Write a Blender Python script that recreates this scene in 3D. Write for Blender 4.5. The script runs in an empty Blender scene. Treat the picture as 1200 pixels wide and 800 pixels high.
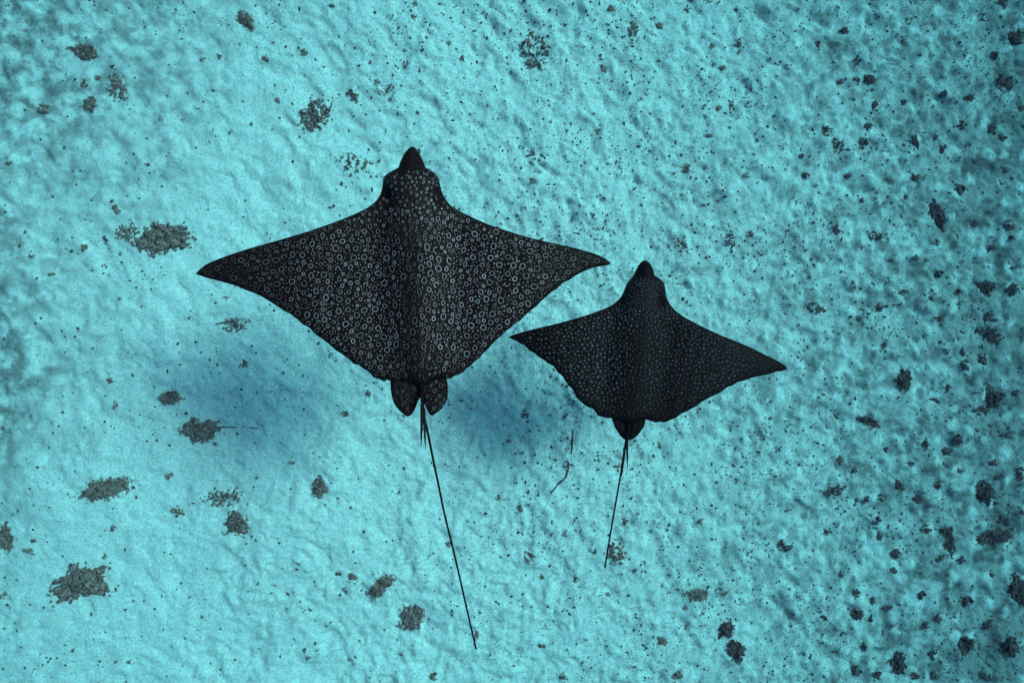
import bpy, bmesh, math, random
import numpy as np
from mathutils import Vector, Matrix
from mathutils.geometry import delaunay_2d_cdt
from mathutils.bvhtree import BVHTree

# ------------------------------------------------------------------ camera, sky, sun, exposure
scene = bpy.context.scene
C = scene.collection
CAM_Z = 4.4                      # metres above the middle of the sea bed
FPX = 800.0                      # focal length in photograph pixels (24 mm on a 36 mm sensor, 1200 px wide)

cam_data = bpy.data.cameras.new("camera")
cam = bpy.data.objects.new("camera", cam_data)
C.objects.link(cam)
cam.location = (0, 0, CAM_Z)
cam.rotation_euler = (0, 0, 0)   # straight down
cam_data.sensor_width = 36.0
cam_data.lens = 24.0
cam_data.clip_start = 0.05
cam_data.clip_end = 300.0
cam_data.dof.use_dof = True
cam_data.dof.focus_distance = 3.15
cam_data.dof.aperture_fstop = 2.0
scene.camera = cam

SUN_DIR = Vector((0.92, 0.46, 1.0)).normalized()        # towards the sun, as refracted under water
sun_el = math.asin(SUN_DIR.z)
sun_az = math.atan2(SUN_DIR.x, SUN_DIR.y)
world = bpy.data.worlds.new("World")
scene.world = world
world.use_nodes = True
wn = world.node_tree
for n in list(wn.nodes):
    wn.nodes.remove(n)
sky = wn.nodes.new('ShaderNodeTexSky')
sky.sky_type = 'NISHITA'
sky.sun_disc = False
sky.dust_density = 2.2
sky.ozone_density = 0.9
sky.sun_elevation = sun_el
sky.sun_rotation = sun_az
bg = wn.nodes.new('ShaderNodeBackground')
bg.inputs['Strength'].default_value = 0.082
wo = wn.nodes.new('ShaderNodeOutputWorld')
wn.links.new(sky.outputs[0], bg.inputs[0])
wn.links.new(bg.outputs[0], wo.inputs[0])

sun_data = bpy.data.lights.new("sun", 'SUN')
sun_data.energy = 1.5
sun_data.angle = math.radians(17)      # wave-scattered sunlight: soft edged shadows
sun_data.color = (1.0, 0.96, 0.9)
sun = bpy.data.objects.new("sun", sun_data)
C.objects.link(sun)
sun.location = SUN_DIR * 12
sun.rotation_euler = SUN_DIR.to_track_quat('Z', 'Y').to_euler()

scene.view_settings.view_transform = 'Standard'
scene.view_settings.look = 'None'
scene.view_settings.gamma = 1.0
scene.view_settings.use_curve_mapping = False
scene.view_settings.exposure = 1.64
scene.render.engine = 'CYCLES'
scene.cycles.use_denoising = True
scene.cycles.max_bounces = 4
scene.cycles.adaptive_threshold = 0.015
scene.cycles.volume_bounces = 0

rnd = random.Random(7)
nrs = np.random.RandomState(11)

# ------------------------------------------------------------------ helpers
def tag(o, label=None, cat=None, group=None, kind=None):
    if label: o["label"] = label
    if cat: o["category"] = cat
    if group: o["group"] = group
    if kind: o["kind"] = kind
    return o

def mesh_from(name, V, F3=None, F4=None, smooth=True):
    """fast mesh from numpy arrays of vertices, triangles and/or quads"""
    me = bpy.data.meshes.new(name)
    V = np.asarray(V, dtype=np.float32)
    loops, starts, tot = [], [], 0
    if F4 is not None and len(F4):
        F4 = np.asarray(F4, dtype=np.int32)
        loops.append(F4.ravel()); starts.append(np.arange(len(F4), dtype=np.int32) * 4)
        tot = len(F4) * 4
    if F3 is not None and len(F3):
        F3 = np.asarray(F3, dtype=np.int32)
        loops.append(F3.ravel()); starts.append(np.arange(len(F3), dtype=np.int32) * 3 + tot)
    loops = np.concatenate(loops); starts = np.concatenate(starts)
    me.vertices.add(len(V)); me.vertices.foreach_set("co", V.ravel())
    me.loops.add(len(loops)); me.loops.foreach_set("vertex_index", loops)
    me.polygons.add(len(starts)); me.polygons.foreach_set("loop_start", starts)
    me.update(calc_edges=True)
    me.polygons.foreach_set("use_smooth", np.full(len(starts), smooth, dtype=bool))
    me.validate()
    return me

def link(name, me, mat=None, parent=None, loc=(0, 0, 0)):
    o = bpy.data.objects.new(name, me)
    C.objects.link(o)
    o.location = loc
    if parent: o.parent = parent
    if mat and me and not me.materials: me.materials.append(mat)
    return o

def hash2(ix, iy, seed):
    h = (ix.astype(np.int64) * 374761393 + iy.astype(np.int64) * 668265263 + seed * 1442695041) & 0xFFFFFFFF
    h = ((h ^ (h >> 13)) * 1274126177) & 0xFFFFFFFF
    h = (h ^ (h >> 16)) & 0xFFFFFFFF
    return h / 4294967296.0

def perlin(x, y, seed):
    x = np.asarray(x, dtype=float); y = np.asarray(y, dtype=float)
    x0 = np.floor(x); y0 = np.floor(y)
    fx = x - x0; fy = y - y0
    u = fx * fx * fx * (fx * (fx * 6 - 15) + 10); v = fy * fy * fy * (fy * (fy * 6 - 15) + 10)
    def g(dx, dy):
        a = hash2(x0 + dx, y0 + dy, seed) * 6.2831853
        return np.cos(a) * (fx - dx) + np.sin(a) * (fy - dy)
    a = g(0, 0) * (1 - u) + g(1, 0) * u
    b = g(0, 1) * (1 - u) + g(1, 1) * u
    return (a * (1 - v) + b * v) * 1.41

def sstep(a, b, x):
    t = np.clip((np.asarray(x, dtype=float) - a) / (b - a), 0, 1)
    return t * t * (3 - 2 * t)

# ------------------------------------------------------------------ sea bed
def blobs(x, y, freq, seed, prob, r0, r1, a0, a1):
    """scattered soft dips or heaps, one per cell at most (sizes in cells, heights in metres)"""
    X = x * freq; Y = y * freq
    ix, iy = np.floor(X), np.floor(Y)
    z = np.zeros_like(X)
    for dx in (-1, 0, 1):
        for dy in (-1, 0, 1):
            cx, cy = ix + dx, iy + dy
            h = hash2(cx, cy, seed)
            px = cx + hash2(cx, cy, seed + 1); py = cy + hash2(cx, cy, seed + 2)
            r = r0 + (r1 - r0) * hash2(cx, cy, seed + 3) ** 2
            am = (a0 + (a1 - a0) * hash2(cx, cy, seed + 4)) * (h < prob)
            ex, ey = X - px, Y - py
            # steep on one side, drawn out on the other
            ex = np.where(ex < 0, ex * .62, ex * 1.25)
            d2 = (ex * ex + ey * ey) / (r * r)
            z = z + am * np.exp(-d2 * (.6 + .4 * d2)) * np.clip(1 - .0 * d2, 0, 1)
    return z

def ground(x, y):
    x = np.asarray(x, dtype=float); y = np.asarray(y, dtype=float)
    z = -0.42 * np.tanh(x / 3.8) - 0.06 * sstep(1.5, 4.5, x)
    z = z + 0.05 * perlin(x * .55, y * .55, 1) + 0.034 * perlin(x * 1.3, y * 1.3, 2)
    right = sstep(-.6, 1.4, x)
    wx = x + 0.05 * perlin(x * 3.1, y * 3.1, 31) + .02 * perlin(x * 9, y * 9, 34)
    wy = y + 0.05 * perlin(x * 3.1 + 9, y * 3.1, 32) + .02 * perlin(x * 9 + 5, y * 9, 35)
    left = 1 - sstep(-2.4, 0.2, x - 0.25 * y)                 # smoother sand on this side
    up = sstep(-1.0, 1.2, y - 0.30 * x)                       # streakier sand on this side
    z = z + 0.018 * perlin(wx * 3.0, wy * 3.0, 3) + (0.014 - .007 * left - .005 * right) * perlin(wx * 5.8, wy * 5.8, 4)
    z = z + (0.011 - .005 * left) * perlin(wx * 11.5, wy * 11.5, 5)
    c, s = math.cos(math.radians(-42)), math.sin(math.radians(-42))
    p = wx * c + wy * s; q = -wx * s + wy * c
    z = z + (.003 + .008 * up) * (1 - .6 * right) * perlin(p * 4.2, q * 9.5, 6)
    k = .80 - .35 * left + .25 * up - .15 * right
    z = z + k * blobs(p * .62, q * 1.25, 6.0, 101, .55, .20, .46, -.006, -.022)
    z = z + k * blobs(p * .75 + 3, q * 1.15, 12.5, 111, .62, .20, .42, -.005, -.015)
    z = z + (1.15 - .65 * left) * blobs(p * .8, q * 1.1 + 5, 24.0, 141, .50, .22, .42, -.002, -.008)
    z = z + (1 - .6 * left) * blobs(wx, wy, 7.5, 121, .70, .24, .46, .006, .024 )
    z = z + (1 - .7 * left) * blobs(wx + 7, wy, 16.0, 131, .75, .24, .46, .004, .014)
    # fine pocks
    z = z + 0.0055 * perlin(x * 24, y * 24, 8) * (1.05 - .55 * left) + 0.0034 * perlin(x * 41, y * 41, 9) * (1.05 - .35 * left)
    return z

def to_ground(px, py):
    """photograph pixel -> point where that line of sight meets the sand"""
    z = 0.0
    for _ in range(12):
        d = CAM_Z - z
        X = (px - 600) / FPX * d; Y = (400 - py) / FPX * d
        z = 0.5 * z + 0.5 * float(ground(X, Y))
    d = CAM_Z - z
    return (px - 600) / FPX * d, (400 - py) / FPX * d, d

def axis(lo, hi, step, far):
    core = np.arange(lo, hi + step * .5, step)
    out = []; s = step; p = core[-1]
    while p < far:
        s *= 1.18; p += s; out.append(p)
    neg = []; s = step; p = core[0]
    while p > -far:
        s *= 1.18; p -= s; neg.append(p)
    return np.concatenate([np.array(neg[::-1]), core, np.array(out)])

gx = axis(-4.3, 4.9, 0.0115, 40.0)
gy = axis(-3.1, 3.1, 0.0115, 40.0)
GX, GY = np.meshgrid(gx, gy)
GZ = ground(GX, GY)
nx, ny = len(gx), len(gy)
idx = np.arange(nx * ny).reshape(ny, nx)
quads = np.stack([idx[:-1, :-1], idx[:-1, 1:], idx[1:, 1:], idx[1:, :-1]], -1).reshape(-1, 4)
sea_me = mesh_from("sea_bed", np.stack([GX, GY, GZ], -1).reshape(-1, 3), F4=quads)

# ---- small node helpers
class NT:
    def __init__(self, name):
        self.m = bpy.data.materials.new(name); self.m.use_nodes = True
        self.t = self.m.node_tree
        for n in list(self.t.nodes): self.t.nodes.remove(n)
        self.out = self.t.nodes.new('ShaderNodeOutputMaterial')
    def n(self, typ, **kw):
        nd = self.t.nodes.new(typ)
        for k, v in kw.items(): setattr(nd, k, v)
        return nd
    def l(self, a, b): self.t.links.new(a, b)
    def val(self, sock, v):
        if isinstance(v, bpy.types.NodeSocket): self.l(v, sock)
        else: sock.default_value = v
    def math(self, op, a, b=0.0, c=None, clamp=False):
        nd = self.n('ShaderNodeMath', operation=op, use_clamp=clamp)
        self.val(nd.inputs[0], a); self.val(nd.inputs[1], b)
        if c is not None: self.val(nd.inputs[2], c)
        return nd.outputs[0]
    def vmath(self, op, a, b=None):
        nd = self.n('ShaderNodeVectorMath', operation=op)
        self.val(nd.inputs[0], a)
        if b is not None:
            if op == 'SCALE': self.val(nd.inputs['Scale'], b)
            else: self.val(nd.inputs[1], b)
        return nd.outputs['Value'] if op in ('LENGTH', 'DISTANCE', 'DOT_PRODUCT') else nd.outputs[0]
    def ramp(self, x, a, b, lo=0.0, hi=1.0):
        nd = self.n('ShaderNodeMapRange', interpolation_type='SMOOTHSTEP')
        self.val(nd.inputs[0], x)
        nd.inputs[1].default_value = a; nd.inputs[2].default_value = b
        nd.inputs[3].default_value = lo; nd.inputs[4].default_value = hi
        return nd.outputs[0]
    def mix(self, f, a, b):
        nd = self.n('ShaderNodeMix', data_type='RGBA')
        self.val(nd.inputs[0], f)
        self.val(nd.inputs[6], a if isinstance(a, bpy.types.NodeSocket) else (*a, 1))
        self.val(nd.inputs[7], b if isinstance(b, bpy.types.NodeSocket) else (*b, 1))
        return nd.outputs[2]
    def noise(self, vec, scale, detail=3.0, rough=.55):
        nd = self.n('ShaderNodeTexNoise')
        self.l(vec, nd.inputs['Vector']); nd.inputs['Scale'].default_value = scale
        nd.inputs['Detail'].default_value = detail; nd.inputs['Roughness'].default_value = rough
        return nd.outputs['Fac']
    def voronoi(self, vec, scale, rand=1.0, dims='3D'):
        nd = self.n('ShaderNodeTexVoronoi', voronoi_dimensions=dims)
        self.l(vec, nd.inputs['Vector']); nd.inputs['Scale'].default_value = scale
        nd.inputs['Randomness'].default_value = rand
        return nd
    def bsdf(self, col, rough=.8, spec=.2, normal=None):
        b = self.n('ShaderNodeBsdfPrincipled')
        self.val(b.inputs['Base Color'], col if isinstance(col, bpy.types.NodeSocket) else (*col, 1))
        self.val(b.inputs['Roughness'], rough)
        b.inputs['Specular IOR Level'].default_value = spec
        if normal is not None: self.l(normal, b.inputs['Normal'])
        self.l(b.outputs[0], self.out.inputs['Surface'])
        return b
    def bump(self, h, strength=.5, dist=.01):
        b = self.n('ShaderNodeBump'); b.inputs['Strength'].default_value = strength
        b.inputs['Distance'].default_value = dist; self.l(h, b.inputs['Height'])
        return b.outputs[0]

# ---- sand
m = NT("coral_sand")
pos = m.n('ShaderNodeNewGeometry').outputs['Position']
sep = m.n('ShaderNodeSeparateXYZ'); m.l(pos, sep.inputs[0])
flat = m.n('ShaderNodeCombineXYZ'); m.l(sep.outputs[0], flat.inputs[0]); m.l(sep.outputs[1], flat.inputs[1])
P = flat.outputs[0]
fine = m.noise(P, 55, 5, .65)
grit = m.noise(P, 170, 2, .5)
col = m.mix(m.ramp(m.math('ADD', m.math('MULTIPLY', fine, .6), m.math('MULTIPLY', grit, .4)), .38, .62), (.56, .515, .455), (.84, .79, .71))
big = m.noise(P, 1.7, 4, .6)
med = m.noise(P, 7.5, 4, .62)
# brownish algal film: thin over most of the plain, thick where rubble collects
xg = m.math('ADD', sep.outputs[0], m.math('MULTIPLY', m.math('SUBTRACT', big, .5), 3.0))
film_vignette_amt = m.ramp(xg, -.2, 3.6, .08, .95)
# corner and edge vignette painted into the sand colour as soft dull patches
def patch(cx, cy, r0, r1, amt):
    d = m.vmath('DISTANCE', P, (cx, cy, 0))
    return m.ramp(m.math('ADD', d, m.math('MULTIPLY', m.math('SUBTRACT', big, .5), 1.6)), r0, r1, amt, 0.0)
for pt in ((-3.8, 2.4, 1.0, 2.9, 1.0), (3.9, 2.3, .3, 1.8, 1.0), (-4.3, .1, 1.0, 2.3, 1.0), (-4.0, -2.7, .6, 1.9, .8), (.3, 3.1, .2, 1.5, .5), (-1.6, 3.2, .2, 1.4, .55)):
    film_vignette_amt = m.math('MAXIMUM', film_vignette_amt, patch(*pt))
lump = m.noise(P, 13, 3, .6)
tex = m.math('ADD', m.math('ADD', m.math('MULTIPLY', med, .42), m.math('MULTIPLY', lump, .38)), m.math('MULTIPLY', fine, .2))
film_vignette = m.math('MULTIPLY', film_vignette_amt, m.math('MAXIMUM', m.ramp(tex, .40, .57), m.ramp(xg, 1.2, 4.0, 0, .95)))
pw = m.n('ShaderNodeTexNoise'); m.l(P, pw.inputs['Vector']); pw.inputs['Scale'].default_value = 9
Pw = m.vmath('ADD', P, m.vmath('SCALE', m.vmath('SUBTRACT', pw.outputs['Color'], (.5, .5, .5)), .10))
hv = m.voronoi(Pw, 7.5, 1.0, '2D')
hs = m.n('ShaderNodeSeparateColor'); m.l(hv.outputs['Color'], hs.inputs[0])
heap = m.math('MULTIPLY', m.ramp(hv.outputs['Distance'], .06, .46, 1.0, 0.0), m.ramp(hs.outputs[0], .2, .7))
film_vignette = m.math('MULTIPLY', film_vignette, m.math('SUBTRACT', 1.0, m.math('MULTIPLY', heap, .80)))
col = m.mix(film_vignette, col, (.215, .188, .175))
# darker turf blotches where the rubble gathers
blot = m.math('MULTIPLY', m.ramp(xg, .8, 3.6, 0, .85), m.ramp(m.noise(P, 5.2, 4, .6), .50, .64))
col = m.mix(m.math('MULTIPLY', blot, m.math('SUBTRACT', 1.0, m.math('MULTIPLY', heap, .8))), col, (.105, .078, .08))
# dark grains
dens = m.math('MULTIPLY', m.ramp(xg, -2.2, 1.2, .20, .9), m.ramp(m.noise(P, 3.3, 3), .34, .60, .30, 1.0))
for sc_, thr, cut in ((62, .30, .52), (105, .38, .35), (33, .22, .76)):
    v = m.voronoi(P, sc_, 1.0)
    sc = m.n('ShaderNodeSeparateColor'); m.l(v.outputs['Color'], sc.inputs[0])
    pick = m.ramp(sc.outputs[0], cut, cut + .15)
    dot = m.ramp(v.outputs['Distance'], thr * .45, thr * 1.3, 1.0, 0.0)
    f = m.math('MULTIPLY', m.math('MULTIPLY', pick, dot), dens)
    col = m.mix(m.math('MULTIPLY', f, .85), col, (.12, .075, .068))
hgt = m.math('ADD', m.math('MULTIPLY', m.noise(P, 95, 5, .75), .85), m.math('MULTIPLY', m.noise(P, 28, 3), .9))
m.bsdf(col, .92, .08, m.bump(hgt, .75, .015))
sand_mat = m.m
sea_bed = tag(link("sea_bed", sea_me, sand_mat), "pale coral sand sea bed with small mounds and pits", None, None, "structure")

# ---- sea water that fills everything (absorbs red, scatters a little)
m = NT("clear_sea_water")
pv = m.n('ShaderNodeVolumePrincipled')
pv.inputs['Color'].default_value = (.0018, .0034, .0052, 1)
pv.inputs['Absorption Color'].default_value = (.045, .585, .685, 1)
pv.inputs['Density'].default_value = 0.20
pv.inputs['Anisotropy'].default_value = 0.3
m.l(pv.outputs[0], m.out.inputs['Volume'])
water_mat = m.m
bm = bmesh.new()
bmesh.ops.create_cube(bm, size=1.0)
zlo, zhi = float(GZ.min()) - 1.0, CAM_Z + 0.6
bmesh.ops.scale(bm, vec=(90, 90, zhi - zlo), verts=bm.verts)
bmesh.ops.translate(bm, vec=(0, 0, (zlo + zhi) / 2), verts=bm.verts)
me = bpy.data.meshes.new("haze"); bm.to_mesh(me); bm.free()
tag(link("haze", me, water_mat), "clear turquoise sea water filling the whole view", "water", None, "stuff")

# ------------------------------------------------------------------ rubble, coral lumps, twigs
def rubble_material(name, a, b, c):
    m = NT(name)
    tc = m.n('ShaderNodeTexCoord')
    g = m.n('ShaderNodeNewGeometry')
    n1 = m.noise(g.outputs['Position'], 30, 4, .65)
    n2 = m.noise(g.outputs['Position'], 110, 3, .6)
    col = m.mix(m.ramp(n1, .36, .62), a, b)
    n3 = m.noise(g.outputs['Position'], 55, 3, .6)
    col = m.mix(m.ramp(m.math('ADD', m.math('MULTIPLY', n2, .5), m.math('MULTIPLY', n3, .5)), .50, .66, 0, .60), col, c)
    m.bsdf(col, .95, .05, m.bump(n2, .8, .008))
    return m.m
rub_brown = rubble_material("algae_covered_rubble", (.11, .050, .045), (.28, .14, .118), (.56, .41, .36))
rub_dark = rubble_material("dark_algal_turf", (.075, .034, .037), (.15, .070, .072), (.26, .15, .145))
twig_mat = rubble_material("waterlogged_twig", (.09, .030, .026), (.16, .06, .055), (.22, .11, .09))

_b = bmesh.new(); bmesh.ops.create_icosphere(_b, subdivisions=1, radius=1.0)
ICO_V = np.array([v.co[:] for v in _b.verts]); ICO_F = np.array([[v.index for v in f.verts] for f in _b.faces]); _b.free()
_b = bmesh.new(); bmesh.ops.create_icosphere(_b, subdivisions=2, radius=1.0)
ICO2_V = np.array([v.co[:] for v in _b.verts]); ICO2_F = np.array([[v.index for v in f.verts] for f in _b.faces]); _b.free()

def rot3(rs):
    q = rs.normal(size=4); q /= np.linalg.norm(q)
    w, x, y, z = q
    return np.array([[1-2*(y*y+z*z), 2*(x*y-z*w), 2*(x*z+y*w)], [2*(x*y+z*w), 1-2*(x*x+z*z), 2*(y*z-x*w)], [2*(x*z-y*w), 2*(y*z+x*w), 1-2*(x*x+y*y)]])

def chunk(rs, r, stretch=1.0, fineness=1):
    V0, F0 = (ICO_V, ICO_F) if fineness == 1 else (ICO2_V, ICO2_F)
    s = r * (1 + rs.uniform(-.3, .3, 3)); s[0] *= stretch
    V = V0 * (1 + rs.uniform(-.34, .34, (len(V0), 1))) * s
    return V @ rot3(rs).T, F0

def clump_mesh(name, rx, ry, ang, style, seed, cx, cy):
    """a clump of encrusted rubble; x, y in metres around its own base point, z follows the sand"""
    rs = np.random.RandomState(seed)
    area = math.pi * rx * ry
    small = min(rx, ry)
    Vs, Fs, off = [], [], 0
    base_f = []
    ca, sa = math.cos(ang), math.sin(ang)
    g0 = float(ground(cx, cy))
    cell = max(.0075, min(.0145, small * .15))
    n = min(int(area / (cell * cell) * 1.25) + 8, 640)
    on = seed * 3.17
    t = rs.uniform(0, 6.2832, n); r = np.sqrt(rs.uniform(0, 1.35, n))
    ct, sn = np.cos(t), np.sin(t)
    edge = 1 + .36 * perlin(ct * 1.3 + on, sn * 1.3, 40) + .30 * perlin(ct * 3.7 + on, sn * 3.7, 41)
    lx, ly = r * ct * rx * edge, r * sn * ry * edge
    nz = perlin(lx / (cell * 3.9) + on, ly / (cell * 3.9), 42)
    die = rs.uniform(0, 1, n)
    keep = die < np.interp(r, [0, .72, 1.0, 1.16], [1, 1, .50, .07])        # frays out at the rim
    die = rs.uniform(0, 1, n)
    if style == 'open': keep &= (np.abs(nz) < .24) | (die < .16)
    if style == 'mat': keep &= (nz > -.30) | (die < .22)
    if style == 'ring': keep &= ((r > .55) & (nz > -.25)) | (die < .13)
    if style == 'loose': keep &= (nz > .05) | (die < .10)
    keep[0] = True
    X, Y = lx * ca - ly * sa, lx * sa + ly * ca
    GZ_ = ground(cx + X, cy + Y) - g0
    if style in ('mat', 'open') and small > .03:          # low encrusted base, half sunk in the sand
        R, N = 7, 40
        ta = np.linspace(0, 6.2832, N, endpoint=False)
        ed = (1 + .36 * perlin(np.cos(ta) * 1.3 + on, np.sin(ta) * 1.3, 40) + .30 * perlin(np.cos(ta) * 3.7 + on, np.sin(ta) * 3.7, 41)) * (1 + rs.uniform(-.10, .10, N))
        bv = []
        for j in range(R + 1):
            f = j / R * (.90 if style == 'mat' else .72)
            x_, y_ = f * np.cos(ta) * rx * ed, f * np.sin(ta) * ry * ed
            bx_, by_ = x_ * ca - y_ * sa, x_ * sa + y_ * ca
            hh = small * (.22 if style == 'mat' else .05) * (1 - f * f) + .010 * perlin(bx_ * 45 + on, by_ * 45, 43) + .006 * rs.uniform(-1, 1, N)
            if style == 'open': hh = hh + .012 * perlin(bx_ * 28 + on, by_ * 28, 44) - .004
            bv.append(np.stack([bx_, by_, ground(cx + bx_, cy + by_) - g0 + (hh if j < R else -.012)], -1))
        V = np.concatenate(bv)
        ii = np.arange((R + 1) * N).reshape(R + 1, N); jj = np.roll(ii, -1, 1)
        q1 = np.stack([ii[:-1], ii[1:], jj[1:]], -1).reshape(-1, 3); q2 = np.stack([ii[:-1], jj[1:], jj[:-1]], -1).reshape(-1, 3)
        Vs.append(V); Fs.append(np.concatenate([q1, q2])); off += len(V)
    # only what hangs together counts as the clump
    ids = np.nonzero(keep)[0]
    if True:
        D = np.hypot(X[ids][:, None] - X[ids][None], Y[ids][:, None] - Y[ids][None]) < cell * (2.3 if style != 'loose' else 3.2)
        lab = np.arange(len(ids))
        for _ in range(60):
            new = np.where(D, lab[None, :], len(ids)).min(1)
            if (new == lab).all(): break
            lab = new
        u, cnt = np.unique(lab, return_counts=True)
        ids = ids[lab == u[cnt.argmax()]]
    for i in ids:
        rr = cell * rs.uniform(.40, 1.0) * (1.05 if style == 'mat' else .85) * (1 if r[i] < .9 else .65)
        V, F = chunk(rs, rr, rs.choice([1.0, 1.4, 2.6], p=[.55, .35, .10]))
        lift = small * (.30 if style == 'mat' else .16) * max(0.0, 1 - r[i] ** 2) * rs.uniform(.2, 1.0)
        Vs.append(V * np.array([1, 1, .8]) + np.array([X[i], Y[i], GZ_[i] + lift + rr * .1])); Fs.append(F + off); off += len(V)
        if lift > rr * 1.1:                      # a piece below, so that nothing hangs in the water
            V2, F2 = chunk(rs, max(rr * .8, lift * .5), 1.0)
            Vs.append(V2 * np.array([.8, .8, 1]) + np.array([X[i], Y[i], GZ_[i] + lift * .4])); Fs.append(F2 + off); off += len(V2)
    return mesh_from(name, np.concatenate(Vs), F3=np.concatenate(Fs), smooth=True)

def add_clump(px, py, rx, ry, ang, style, label, mat=None, seed=None):
    X, Y, d = to_ground(px, py)
    k = d / FPX
    g0 = float(ground(X, Y))
    me = clump_mesh("coral_clump", rx * k, ry * k, math.radians(ang), style, seed or int(px * 7 + py), X, Y)
    o = link("coral_clump", me, mat or rub_brown, None, (X, Y, g0))
    return tag(o, label, "coral rubble")

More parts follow.
